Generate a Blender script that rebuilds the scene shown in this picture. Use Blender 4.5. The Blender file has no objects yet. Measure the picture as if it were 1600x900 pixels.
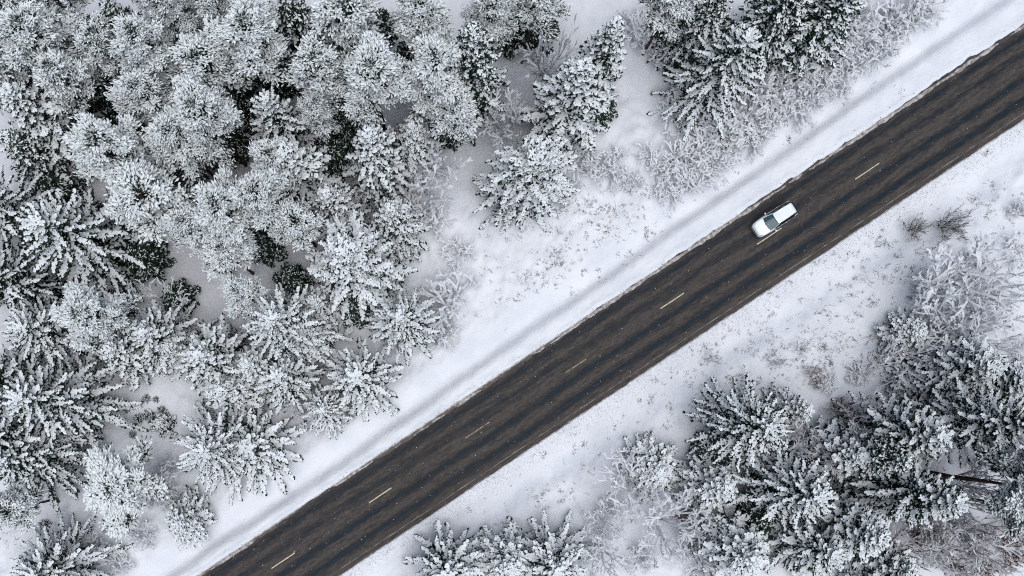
import bpy, math, random
import numpy as np
from mathutils import Vector

# ------------------------------------------------------------------ camera, world, sun, exposure
scene = bpy.context.scene
COL = scene.collection
H = 75.0                       # drone height above the road
PPM = 15.33                    # photo pixels per metre on the ground (1600 px wide photo)
NX, NY = 700.0, 630.0          # photo pixel straight below the drone
cam_data = bpy.data.cameras.new('camera')
cam = bpy.data.objects.new('camera', cam_data)
COL.objects.link(cam)
cam.location = (0, 0, H)
cam.rotation_euler = (0, 0, 0)
cam_data.sensor_width = 36.0
cam_data.lens = 36.0 * (H * PPM) / 1600.0
cam_data.shift_x = (800 - NX) / 1600.0
cam_data.shift_y = (NY - 450) / 1600.0
cam_data.clip_end = 2000
scene.camera = cam

world = bpy.data.worlds.new('World')
scene.world = world
world.use_nodes = True
nt = world.node_tree
sky = nt.nodes.new('ShaderNodeTexSky')
sky.sky_type = 'NISHITA'
sky.sun_disc = False
sky.sun_elevation = math.radians(74)
sky.sun_rotation = math.radians(150)
sky.air_density = 1.0
sky.dust_density = 1.5
hs = nt.nodes.new('ShaderNodeHueSaturation')
hs.inputs['Saturation'].default_value = 0.85
nt.links.new(sky.outputs[0], hs.inputs['Color'])
bg = nt.nodes['Background']
nt.links.new(hs.outputs[0], bg.inputs['Color'])
bg.inputs['Strength'].default_value = 0.05

sun_data = bpy.data.lights.new('sun', 'SUN')
sun_data.energy = 1.5
sun_data.angle = math.radians(80)
sun_data.color = (1.0, 0.985, 0.97)
sun = bpy.data.objects.new('sun', sun_data)
COL.objects.link(sun)
el, az = math.radians(74), math.radians(-60)      # light falls from the lower right of the picture
sdir = Vector((math.cos(el) * math.cos(az), math.cos(el) * math.sin(az), math.sin(el)))
sun.rotation_euler = sdir.to_track_quat('Z', 'Y').to_euler()
sky.sun_rotation = math.atan2(sdir.x, sdir.y)

scene.view_settings.view_transform = 'Standard'
scene.view_settings.look = 'None'
scene.view_settings.exposure = 1.02
scene.view_settings.gamma = 1.0
scene.render.engine = 'CYCLES'
scene.cycles.max_bounces = 7
scene.cycles.diffuse_bounces = 3
scene.cycles.glossy_bounces = 2
scene.cycles.transmission_bounces = 5
scene.cycles.use_denoising = False
scene.cycles.denoiser = 'OPENIMAGEDENOISE'
scene.cycles.denoising_prefilter = 'ACCURATE'
scene.cycles.filter_width = 1.1
scene.cycles.use_adaptive_sampling = False
scene.cycles.caustics_reflective = False
scene.cycles.caustics_refractive = False

# ------------------------------------------------------------------ helpers
def at(px, py, z=0.0):
    k = (H - z) / H / PPM
    return np.array([(px - NX) * k, (NY - py) * k, z])

# the road's own frame: u runs along it (to the upper right), v across it (positive to the upper left)
RA = at(442, 876); RB = at(1355, 267.5)
RU = (RB - RA)[:2]; RU /= np.linalg.norm(RU)
RV = np.array([-RU[1], RU[0]])
RO = RA[:2]
ROAD_ANG = math.atan2(RU[1], RU[0])
def uv2xy(u, v):
    u = np.asarray(u, float)[..., None]; v = np.asarray(v, float)[..., None]
    return RO + u * RU + v * RV
def xy2uv(p):
    d = np.asarray(p)[..., :2] - RO
    return d @ RU, d @ RV

def _h(ix, iy, s):
    a = np.sin(ix * 127.1 + iy * 311.7 + s * 74.7) * 43758.5453
    return a - np.floor(a)
def vnoise(x, y, s=0):
    x = np.asarray(x, float); y = np.asarray(y, float)
    ix, iy = np.floor(x), np.floor(y); fx, fy = x - ix, y - iy
    fx = fx * fx * (3 - 2 * fx); fy = fy * fy * (3 - 2 * fy)
    return ((_h(ix, iy, s) * (1 - fx) + _h(ix + 1, iy, s) * fx) * (1 - fy)
            + (_h(ix, iy + 1, s) * (1 - fx) + _h(ix + 1, iy + 1, s) * fx) * fy) * 2 - 1
def fbm(x, y, s=0, o=4):
    r = 0; a = 1.0; f = 1.0
    for i in range(o):
        r = r + a * vnoise(x * f + 13.7 * i, y * f - 7.1 * i, s + i); a *= .5; f *= 2.03
    return r
def sstep(a, b, x):
    t = np.clip((x - a) / (b - a), 0, 1); return t * t * (3 - 2 * t)

EDGE_L, EDGE_R = 3.38, -4.34
def ground_h(u, v):
    """height of the snow surface in the road frame (the asphalt is z = 0)"""
    u = np.asarray(u, float); v = np.asarray(v, float)
    wob = fbm(u * .9, v * 0, 3, 4)
    wob2 = fbm(u * .12, v * 0, 11, 2)
    # left side
    el_ = EDGE_L + .16 * wob + .12 * wob2 + np.clip((u - 45) * .006, -.1, .25)
    dl = v - el_
    ditch_l = 6.0 + np.clip((u - 25) * .022, -.3, 1.4) + .15 * vnoise(u * .25, 0 * u, 5)
    zl = -.06 + .115 * sstep(-.03, .22, dl) + .07 * np.exp(-((dl - .42) / .3) ** 2) * (1 + .7 * wob)
    zl = zl - .85 * sstep(-1.3, -.1, v - ditch_l) + .80 * sstep(.1, 2.2, v - ditch_l)
    # right side
    er_ = -EDGE_R + .08 * fbm(u * .8, v * 0, 21, 4)
    dr = -v - er_
    zr = -.06 + .10 * sstep(-.02, .16, dr) - .70 * sstep(.9, 2.6, dr) + .65 * sstep(2.9, 5.6, dr)
    z = np.where(v > 0, zl, zr)
    far = sstep(7.0, 11.0, np.abs(v)) 
    amp = .05 + .15 * sstep(6.5, 10.0, np.abs(v))
    off = sstep(.3, 1.4, np.where(v > 0, dl, dr))
    z = z + off * amp * fbm(u * 1.1, v * 1.1, 31, 4) + off * .03 * fbm(u * 3.2, v * 5, 41, 3) + off * (1 - far) * .035 * fbm(u * .7, v * 2.0, 61, 4) + far * .45 * fbm(u * .08, v * .08, 51, 3)
    return z
def gz(p):
    u, v = xy2uv(np.asarray(p)[None, :]); return float(ground_h(u, v)[0])

class MB:
    def __init__(s): s.v = []; s.f = []; s.n = 0
    def add(s, V, F):
        V = np.asarray(V, np.float32).reshape(-1, 3); F = np.asarray(F, np.int64).reshape(-1, 3)
        s.v.append(V); s.f.append(F + s.n); s.n += len(V)
    def mesh(s, name, mats, smooth=True):
        me = bpy.data.meshes.new(name)
        V = np.concatenate(s.v); F = np.concatenate(s.f).astype(np.int32)
        me.vertices.add(len(V)); me.vertices.foreach_set('co', V.ravel())
        me.loops.add(len(F) * 3); me.loops.foreach_set('vertex_index', F.ravel())
        me.polygons.add(len(F))
        me.polygons.foreach_set('loop_start', np.arange(0, len(F) * 3, 3, dtype=np.int32))
        me.polygons.foreach_set('use_smooth', np.full(len(F), smooth))
        for m in (mats if isinstance(mats, (list, tuple)) else [mats]): me.materials.append(m)
        me.update(calc_edges=True); me.validate()
        return me

def frames(A):
    A = A / np.maximum(np.linalg.norm(A, axis=1, keepdims=True), 1e-6)
    up = np.tile(np.array([0, 0, 1.]), (len(A), 1))
    up[np.abs(A[:, 2]) > .93] = (1, 0, 0)
    S = np.cross(A, up); S /= np.maximum(np.linalg.norm(S, axis=1, keepdims=True), 1e-6)
    T = np.cross(S, A)
    return A, S, T
def clumps(mb, P0, P1, w, rng, k=4, flat=.8, jit=.25, rings=((.25, .85), (.72, 1.0)), cap=False):
    """pointed lumps running from P0 to P1, w wide: snow on a twig, a brush of needles"""
    P0 = np.asarray(P0, float); P1 = np.asarray(P1, float); w = np.asarray(w, float)
    if len(P0) == 0: return
    N = len(P0); A, S, T = frames(P1 - P0)
    ang = np.arange(k) / k * 2 * np.pi + .4
    if cap: ang = np.radians(np.array([-90., 0., 55., 125., 180.])); k = 5     # flat below, gently domed above
    fl = np.where(np.sin(ang) < 0, .15, 1.0) * flat if cap else flat
    V = [P0[:, None, :]]
    for t, r in rings:
        c = P0 + (P1 - P0) * t
        rr = w[:, None] * .5 * r * (1 + jit * rng.uniform(-1, 1, (N, k)))
        V.append(c[:, None, :] + S[:, None, :] * (rr * np.cos(ang))[..., None] + T[:, None, :] * (rr * fl * np.sin(ang))[..., None])
    V.append(P1[:, None, :])
    V = np.concatenate(V, 1); nv = V.shape[1]
    F = []
    R = len(rings)
    for j in range(k):
        j2 = (j + 1) % k
        F.append((0, 1 + j2, 1 + j))
        for r in range(R - 1):
            a = 1 + r * k
            F.append((a + j, a + j2, a + k + j2)); F.append((a + j, a + k + j2, a + k + j))
        a = 1 + (R - 1) * k
        F.append((a + j, a + j2, nv - 1))
    F = np.array(F)
    F = (np.arange(N)[:, None, None] * nv + F[None]).reshape(-1, 3)
    mb.add(V.reshape(-1, 3), F)
def segs(mb, P0, P1, r0, r1, k=3, flat=1.0):
    P0 = np.asarray(P0, float); P1 = np.asarray(P1, float)
    if len(P0) == 0: return
    N = len(P0); A, S, T = frames(P1 - P0)
    r0 = np.broadcast_to(np.asarray(r0, float), (N,)); r1 = np.broadcast_to(np.asarray(r1, float), (N,))
    ang = np.arange(k) / k * 2 * np.pi
    ca, sa = np.cos(ang), np.sin(ang)
    def ring(P, r): return P[:, None, :] + S[:, None, :] * (r[:, None] * ca)[..., None] + T[:, None, :] * (r[:, None] * sa * flat)[..., None]
    V = np.concatenate([ring(P0, r0), ring(P1, r1)], 1)
    F = []
    for j in range(k):
        j2 = (j + 1) % k
        F += [(j, j2, k + j2), (j, k + j2, k + j)]
    F = (np.arange(N)[:, None, None] * 2 * k + np.array(F)[None]).reshape(-1, 3)
    mb.add(V.reshape(-1, 3), F)

def link(o, parent=None):
    COL.objects.link(o)
    if parent is not None: o.parent = parent
    return o
def obj(name, me, parent=None): return link(bpy.data.objects.new(name, me), parent)
def tag(o, label=None, cat=None, group=None, kind=None):
    if label: o['label'] = label
    if cat: o['category'] = cat
    if group: o['group'] = group
    if kind: o['kind'] = kind
    return o

# ------------------------------------------------------------------ materials
def new_mat(name):
    m = bpy.data.materials.new(name); m.use_nodes = True
    return m, m.node_tree, m.node_tree.nodes['Principled BSDF']
def noisy(name, c0, c1, scale, rough=.8, spec=.2, lo=.35, hi=.65, detail=4, bump=0, bscale=20, bdist=.02, coord='Object'):
    m, t, b = new_mat(name)
    tc = t.nodes.new('ShaderNodeTexCoord'); n = t.nodes.new('ShaderNodeTexNoise')
    n.inputs['Scale'].default_value = scale; n.inputs['Detail'].default_value = detail
    t.links.new(tc.outputs[coord], n.inputs['Vector'])
    r = t.nodes.new('ShaderNodeValToRGB')
    r.color_ramp.elements[0].position = lo; r.color_ramp.elements[1].position = hi
    r.color_ramp.elements[0].color = (*c0, 1); r.color_ramp.elements[1].color = (*c1, 1)
    t.links.new(n.outputs['Fac'], r.inputs[0]); t.links.new(r.outputs[0], b.inputs['Base Color'])
    b.inputs['Roughness'].default_value = rough
    b.inputs['Specular IOR Level'].default_value = spec
    if bump:
        n2 = t.nodes.new('ShaderNodeTexNoise'); n2.inputs['Scale'].default_value = bscale; n2.inputs['Detail'].default_value = 5
        t.links.new(tc.outputs[coord], n2.inputs['Vector'])
        bp = t.nodes.new('ShaderNodeBump'); bp.inputs['Strength'].default_value = bump; bp.inputs['Distance'].default_value = bdist
        t.links.new(n2.outputs['Fac'], bp.inputs['Height']); t.links.new(bp.outputs[0], b.inputs['Normal'])
    return m
def plain(name, c, rough=.5, metal=0, spec=.5, emit=None):
    m, t, b = new_mat(name)
    b.inputs['Base Color'].default_value = (*c, 1); b.inputs['Roughness'].default_value = rough
    b.inputs['Metallic'].default_value = metal; b.inputs['Specular IOR Level'].default_value = spec
    return m

M = {}
def translucent(m, f):
    """loose snow and rime let some light through"""
    t = m.node_tree; b = t.nodes['Principled BSDF']; out = [n for n in t.nodes if n.type == 'OUTPUT_MATERIAL'][0]
    tr = t.nodes.new('ShaderNodeBsdfTranslucent'); mix = t.nodes.new('ShaderNodeMixShader'); mix.inputs[0].default_value = f
    for l in list(t.links):
        if l.to_node == b and l.to_socket.name == 'Base Color': t.links.new(l.from_socket, tr.inputs['Color'])
    t.links.new(b.outputs[0], mix.inputs[1]); t.links.new(tr.outputs[0], mix.inputs[2]); t.links.new(mix.outputs[0], out.inputs['Surface'])
    return m
M['tree_snow'] = translucent(noisy('tree_snow', (.86, .90, .925), (.925, .955, .97), 3.0, .75, .15), .35)
M['pine_snow'] = translucent(noisy('pine_snow', (.83, .88, .89), (.925, .955, .965), 2.2, .75, .15), .35)
M['spruce_needles'] = noisy('spruce_needles', (.005, .014, .014), (.028, .060, .032), 1.6, .7, .25)
M['pine_needles'] = noisy('pine_needles', (.010, .024, .025), (.050, .082, .050), 1.3, .7, .25)
M['spruce_bark'] = noisy('spruce_bark', (.020, .016, .014), (.060, .048, .042), 6, .9, .1)
M['pine_bark'] = noisy('pine_bark', (.025, .017, .014), (.085, .05, .036), 5, .9, .1)
M['frost'] = translucent(noisy('frost', (.55, .57, .60), (.84, .86, .89), 1.5, .85, .1), .3)
M['frost_bright'] = translucent(noisy('frost_bright', (.82, .84, .87), (.93, .945, .96), 1.5, .85, .1), .5)
M['rimed_twig'] = noisy('rimed_twig', (.55, .56, .58), (.78, .79, .82), 1.5, .9, .1)
M['twig'] = noisy('twig', (.035, .028, .026), (.10, .075, .065), 3, .9, .1)
M['red_twig'] = noisy('red_twig', (.08, .032, .024), (.22, .075, .048), 2, .9, .1)
M['dead_grass'] = noisy('dead_grass', (.06, .055, .05), (.17, .14, .11), .8, .9, .1)
M['stubble'] = noisy('stubble', (.12, .09, .075), (.30, .25, .21), .8, .9, .1)
M['slush'] = noisy('slush', (.13, .115, .10), (.46, .44, .42), 2.6, .6, .3, .34, .66, 8, .6, 9, .05)
M['line_paint'] = noisy('line_paint', (.38, .33, .22), (.60, .54, .39), 3, .6, .3)
M['worn_line_paint'] = noisy('worn_line_paint', (.075, .066, .056), (.34, .28, .17), 2.2, .6, .3, .34, .64, 6)
M['edge_paint'] = noisy('edge_paint', (.055, .050, .046), (.24, .21, .16), 1.1, .6, .3, .40, .75, 7)
M['flake'] = plain('flake', (.85, .88, .92), .8, 0, .1)

def snow_ground():
    m, t, b = new_mat('ground_snow')
    tc = t.nodes.new('ShaderNodeTexCoord')
    n = t.nodes.new('ShaderNodeTexNoise'); n.inputs['Scale'].default_value = .35; n.inputs['Detail'].default_value = 8
    t.links.new(tc.outputs['Object'], n.inputs['Vector'])
    r = t.nodes.new('ShaderNodeValToRGB')
    r.color_ramp.elements[0].position = .3; r.color_ramp.elements[0].color = (.58, .605, .645, 1)
    r.color_ramp.elements[1].position = .7; r.color_ramp.elements[1].color = (.67, .69, .725, 1)
    t.links.new(n.outputs['Fac'], r.inputs[0])
    # grit thrown off the asphalt, by distance from the road edges (object space is the road frame)
    sx = t.nodes.new('ShaderNodeSeparateXYZ'); t.links.new(tc.outputs['Object'], sx.inputs[0])
    ad = t.nodes.new('ShaderNodeMath'); ad.operation = 'ADD'; ad.inputs[1].default_value = .48
    t.links.new(sx.outputs['Y'], ad.inputs[0])
    ab = t.nodes.new('ShaderNodeMath'); ab.operation = 'ABSOLUTE'; t.links.new(ad.outputs[0], ab.inputs[0])
    mr = t.nodes.new('ShaderNodeMapRange'); mr.interpolation_type = 'SMOOTHSTEP'
    mr.inputs['From Min'].default_value = 3.78; mr.inputs['From Max'].default_value = 4.35
    mr.inputs['To Min'].default_value = 1.0; mr.inputs['To Max'].default_value = 0.0
    t.links.new(ab.outputs[0], mr.inputs['Value'])
    n2 = t.nodes.new('ShaderNodeTexNoise'); n2.inputs['Scale'].default_value = 5.0; n2.inputs['Detail'].default_value = 8; n2.inputs['Roughness'].default_value = .7
    mp = t.nodes.new('ShaderNodeMapping'); mp.inputs['Scale'].default_value = (.45, 1, 1)
    t.links.new(tc.outputs['Object'], mp.inputs[0]); t.links.new(mp.outputs[0], n2.inputs['Vector'])
    mu = t.nodes.new('ShaderNodeMath'); mu.operation = 'MULTIPLY_ADD'; mu.inputs[1].default_value = .75; mu.inputs[2].default_value = -.72
    ad2 = t.nodes.new('ShaderNodeMath'); ad2.operation = 'ADD'
    t.links.new(mr.outputs[0], mu.inputs[0]); t.links.new(mu.outputs[0], ad2.inputs[0]); t.links.new(n2.outputs['Fac'], ad2.inputs[1])
    cl = t.nodes.new('ShaderNodeMapRange'); cl.inputs['From Min'].default_value = .0; cl.inputs['From Max'].default_value = .45
    t.links.new(ad2.outputs[0], cl.inputs['Value'])
    mx = t.nodes.new('ShaderNodeMix'); mx.data_type = 'RGBA'
    t.links.new(cl.outputs[0], mx.inputs['Factor']); t.links.new(r.outputs[0], mx.inputs['A']); mx.inputs['B'].default_value = (.10, .082, .068, 1)
    t.links.new(mx.outputs['Result'], b.inputs['Base Color'])
    b.inputs['Roughness'].default_value = .7; b.inputs['Specular IOR Level'].default_value = .2
    n3 = t.nodes.new('ShaderNodeTexNoise'); n3.inputs['Scale'].default_value = 2.6; n3.inputs['Detail'].default_value = 8; n3.inputs['Roughness'].default_value = .65
    t.links.new(tc.outputs['Object'], n3.inputs['Vector'])
    bp = t.nodes.new('ShaderNodeBump'); bp.inputs['Strength'].default_value = .6; bp.inputs['Distance'].default_value = .16
    t.links.new(n3.outputs['Fac'], bp.inputs['Height']); t.links.new(bp.outputs[0], b.inputs['Normal'])
    return m
M['ground_snow'] = snow_ground()

def asphalt():
    m, t, b = new_mat('wet_asphalt')
    tc = t.nodes.new('ShaderNodeTexCoord')
    def noise(scale, mscale, detail=6, rough=.6):
        mp = t.nodes.new('ShaderNodeMapping'); mp.inputs['Scale'].default_value = mscale
        n = t.nodes.new('ShaderNodeTexNoise'); n.inputs['Scale'].default_value = scale; n.inputs['Detail'].default_value = detail; n.inputs['Roughness'].default_value = rough
        t.links.new(tc.outputs['Object'], mp.inputs[0]); t.links.new(mp.outputs[0], n.inputs['Vector'])
        return n.outputs['Fac']
    def math_(op, a, c=None, d=None):
        n = t.nodes.new('ShaderNodeMath'); n.operation = op
        for i, x in enumerate((a, c, d)):
            if x is None: continue
            if isinstance(x, (int, float)): n.inputs[i].default_value = x
            else: t.links.new(x, n.inputs[i])
        return n.outputs[0]
    sx = t.nodes.new('ShaderNodeSeparateXYZ'); t.links.new(tc.outputs['Object'], sx.inputs[0])
    wander = noise(.06, (1, .2, 1), 3)
    v = math_('ADD', sx.outputs['Y'], math_('MULTIPLY_ADD', wander, .9, -.45))
    v = math_('ADD', v, math_('MULTIPLY_ADD', noise(1.0, (.22, 2.4, 1), 5), .5, -.25))
    tracks = None
    for c, w, s in ((-1.08, .40, 1.0), (-2.85, .42, 1.0), (1.05, .45, .6), (2.6, .45, .8)):
        d = math_('DIVIDE', math_('SUBTRACT', v, c), w)
        g = math_('MULTIPLY', math_('EXPONENT', math_('MULTIPLY', math_('MULTIPLY', d, d), -1.0)), s)
        tracks = g if tracks is None else math_('ADD', tracks, g)
    streak = noise(1.0, (.35, 3.2, 1), 7, .65)
    mott = noise(2.3, (.4, 1.3, 1), 7, .7)
    fine = noise(4.5, (.55, 1.3, 1), 8, .8)
    fac = math_('ADD', math_('ADD', math_('MULTIPLY', tracks, .95), math_('MULTIPLY_ADD', streak, 2.0, -.95)), math_('MULTIPLY_ADD', mott, 1.9, -.92))
    r = t.nodes.new('ShaderNodeValToRGB')
    e = r.color_ramp.elements
    e[0].position = 0.0; e[0].color = (.064, .056, .052, 1)
    e[1].position = 1.0; e[1].color = (.009, .015, .021, 1)
    k = e.new(.42); k.color = (.034, .032, .032, 1)
    t.links.new(fac, r.inputs[0])
    mx = t.nodes.new('ShaderNodeMix'); mx.data_type = 'RGBA'; mx.blend_type = 'MULTIPLY'
    mx.inputs['Factor'].default_value = 1.0
    r2 = t.nodes.new('ShaderNodeValToRGB'); r2.color_ramp.elements[0].position = .3; r2.color_ramp.elements[1].position = .72
    r2.color_ramp.elements[0].color = (.5, .5, .5, 1); r2.color_ramp.elements[1].color = (1.6, 1.58, 1.56, 1)
    t.links.new(fine, r2.inputs[0]); t.links.new(r.outputs[0], mx.inputs['A']); t.links.new(r2.outputs[0], mx.inputs['B'])
    t.links.new(mx.outputs['Result'], b.inputs['Base Color'])
    rr = t.nodes.new('ShaderNodeMapRange'); rr.inputs['To Min'].default_value = .75; rr.inputs['To Max'].default_value = .45
    t.links.new(fac, rr.inputs['Value']); t.links.new(rr.outputs[0], b.inputs['Roughness'])
    b.inputs['Specular IOR Level'].default_value = .10
    bp = t.nodes.new('ShaderNodeBump'); bp.inputs['Strength'].default_value = .35; bp.inputs['Distance'].default_value = .015
    t.links.new(fine, bp.inputs['Height']); t.links.new(bp.outputs[0], b.inputs['Normal'])
    return m
M['asphalt'] = asphalt()

# ------------------------------------------------------------------ the setting: snow ground, road, line markings
def build_ground():
    us = np.concatenate([np.linspace(-420, -70, 26), np.arange(-60, 125, .33), np.linspace(135, 480, 26)])
    vl = np.concatenate([[0, 2.6, 2.9], np.arange(3.05, 4.3, .07), np.arange(4.35, 20, .30), np.arange(20.3, 62, .8), np.linspace(66, 420, 22)])
    vr = -np.concatenate([[3.6, 3.9], np.arange(4.1, 5.0, .06), np.arange(5.05, 24, .30), np.arange(24.3, 58, .8), np.linspace(62, 420, 22)])
    vs = np.concatenate([vr[::-1], vl])
    U, V = np.meshgrid(us, vs)
    Z = ground_h(U, V)
    P = np.stack([U, V, Z], -1).reshape(-1, 3)
    nu, nv = len(us), len(vs)
    i = (np.arange(nv - 1)[:, None] * nu + np.arange(nu - 1)[None]).ravel()
    F = np.concatenate([np.stack([i, i + 1, i + nu + 1], 1), np.stack([i, i + nu + 1, i + nu], 1)])
    mb = MB(); mb.add(P, F)
    o = obj('snow_ground', mb.mesh('snow_ground', M['ground_snow']))
    o.location = (RO[0], RO[1], 0); o.rotation_euler = (0, 0, ROAD_ANG)
    tag(o, 'snow-covered ground with verges, ditches and forest floor', kind='structure')
    return o
ground = build_ground()

def sheet(name, u0, u1, v0, v1, z, mat, parent=None, nu=1, wob=0, seed=0):
    us = np.linspace(u0, u1, nu + 1)
    w0 = wob * fbm(us * .9, us * 0, seed) if wob else 0 * us
    w1 = wob * fbm(us * .9, us * 0, seed + 9) if wob else 0 * us
    P = np.concatenate([np.stack([us, v0 + w0, us * 0 + z], 1), np.stack([us, v1 + w1, us * 0 + z], 1)])
    i = np.arange(nu)
    F = np.concatenate([np.stack([i, i + 1, i + nu + 2], 1), np.stack([i, i + nu + 2, i + nu + 1], 1)])
    mb = MB(); mb.add(P, F)
    return obj(name, mb.mesh(name, mat, False), parent)
road = sheet('road', -420, 480, -4.75, 3.95, 0.0, M['asphalt'])
road.location = (RO[0], RO[1], 0); road.rotation_euler = (0, 0, ROAD_ANG)
tag(road, 'wet dark asphalt road cleared of snow', kind='structure')
dash_px = [(1336, 280, 1374, 255, 0), (1183, 382, 1221, 356, 0), (1032, 482, 1069, 458, 0), (884, 582, 916, 561, 1),
           (727, 684, 765, 660, 1), (576, 785, 612, 763, 0), (424, 888, 461, 864, 0)]
for x0, y0, x1, y1, worn in dash_px:
    u, v = xy2uv(np.array([at(x0, y0), at(x1, y1)]))
    sheet('centre_line_dash', u[0], u[1], v.mean() - .05, v.mean() + .05, .004, M['worn_line_paint' if worn else 'line_paint'], road, 8, .008, worn)
sheet('edge_line', -420, 480, -3.98, -3.89, .004, M['edge_paint'], road, 900, .02, 5)

def slush_ridge(name, seed, v0, width, hmax, cover):
    """dirty ploughed slush lying along the edge of the asphalt"""
    rng = np.random.default_rng(seed)
    us = np.arange(-70, 130, .16); nv = 7
    a = np.clip(fbm(us * .35, us * 0, seed, 4) * .8 + cover, 0, 1)
    P = []
    for j in range(nv):
        t = j / (nv - 1)
        vv = v0 + (t - .5) * width * (.35 + .8 * a) + .07 * fbm(us * 1.7, us * 0 + j * .6, seed + 3)
        zz = hmax * a * math.sin(math.pi * t) ** .7 * (1 + .5 * fbm(us * 3, us * 0 + j, seed + 7)) - .012 * (a < .08) - .006 * (j in (0, nv - 1)) + .002
        P.append(np.stack([us, vv, zz], 1))
    P = np.concatenate(P); n = len(us)
    i = (np.arange(nv - 1)[:, None] * n + np.arange(n - 1)[None]).ravel()
    F = np.concatenate([np.stack([i, i + 1, i + n + 1], 1), np.stack([i, i + n + 1, i + n], 1)])
    mb = MB(); mb.add(P, F)
    o = obj(name, mb.mesh(name, M['slush']))
    o.location = (RO[0], RO[1], 0); o.rotation_euler = (0, 0, ROAD_ANG)
    return o
tag(slush_ridge('slush', 5, 3.40, .40, .05, .62), 'strip of dirty brown slush along the asphalt edge below the forest', 'slush', kind='stuff')

# ------------------------------------------------------------------ tree builders (one set of meshes per variant; trees share them)
def unit(v): return v / max(np.linalg.norm(v), 1e-9)

class Twigs:
    """gathers needle brushes and snow lumps, then builds them in one go"""
    def __init__(s): s.n0 = []; s.n1 = []; s.nw = []; s.s0 = []; s.s1 = []; s.sw = []; s.b0 = []; s.b1 = []; s.br = []
    def needle(s, a, b, w): s.n0.append(a); s.n1.append(b); s.nw.append(w)
    def snow(s, a, b, w): s.s0.append(a); s.s1.append(b); s.sw.append(w)
    def bark(s, a, b, r): s.b0.append(a); s.b1.append(b); s.br.append(r)

def trunk_mesh(name, h, r, mat, rng, top=.97, sweep=.12):
    n = 9; mb = MB(); k = 7
    zs = np.linspace(-.5, h * top, n)
    cx = np.cumsum(rng.normal(0, sweep / n, n)); cy = np.cumsum(rng.normal(0, sweep / n, n))
    rr = r * (1 - zs.clip(0) / h) ** .8 + .012; rr[0] *= 1.3
    a = np.arange(k) / k * 2 * np.pi
    P = np.stack([cx[:, None] + rr[:, None] * np.cos(a), cy[:, None] + rr[:, None] * np.sin(a), np.repeat(zs[:, None], k, 1)], -1).reshape(-1, 3)
    F = []
    for i in range(n - 1):
        for j in range(k):
            j2 = (j + 1) % k; F += [(i * k + j, i * k + j2, (i + 1) * k + j2), (i * k + j, (i + 1) * k + j2, (i + 1) * k + j)]
    mb.add(P, F)
    return mb.mesh(name, mat)

def finish(tw, rng, nm, needle_mat, snow_mat, bark_mat, sk=4, nflat=.55):
    c = MB()
    n0, n1, nw_ = np.array(tw.n0), np.array(tw.n1), np.array(tw.nw); big = nw_ > .16
    clumps(c, n0[big], n1[big], nw_[big], rng, 4, nflat, .3, ((.55, 1.0),))
    clumps(c, n0[~big], n1[~big], nw_[~big], rng, 3, nflat, .3, ((.55, 1.0),))
    nn = c.n
    needles = c.mesh(nm + '_needles', needle_mat)
    limbs = MB(); segs(limbs, tw.b0, tw.b1, np.array(tw.br), np.array(tw.br) * .7, 3)
    limbs = limbs.mesh(nm + '_limbs', bark_mat)
    s = MB(); s0, s1, sw_ = np.array(tw.s0), np.array(tw.s1), np.array(tw.sw)
    big = sw_ > .165                                   # small lumps need fewer faces
    clumps(s, s0[big], s1[big], sw_[big], rng, sk, .42, .3, cap=True)
    clumps(s, s0[~big], s1[~big], sw_[~big] * 1.06, rng, sk, .42, .3, ((.58, 1.0),), cap=True)
    snow = s.mesh(nm + '_snow', snow_mat, False)
    return needles, limbs, snow

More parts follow.
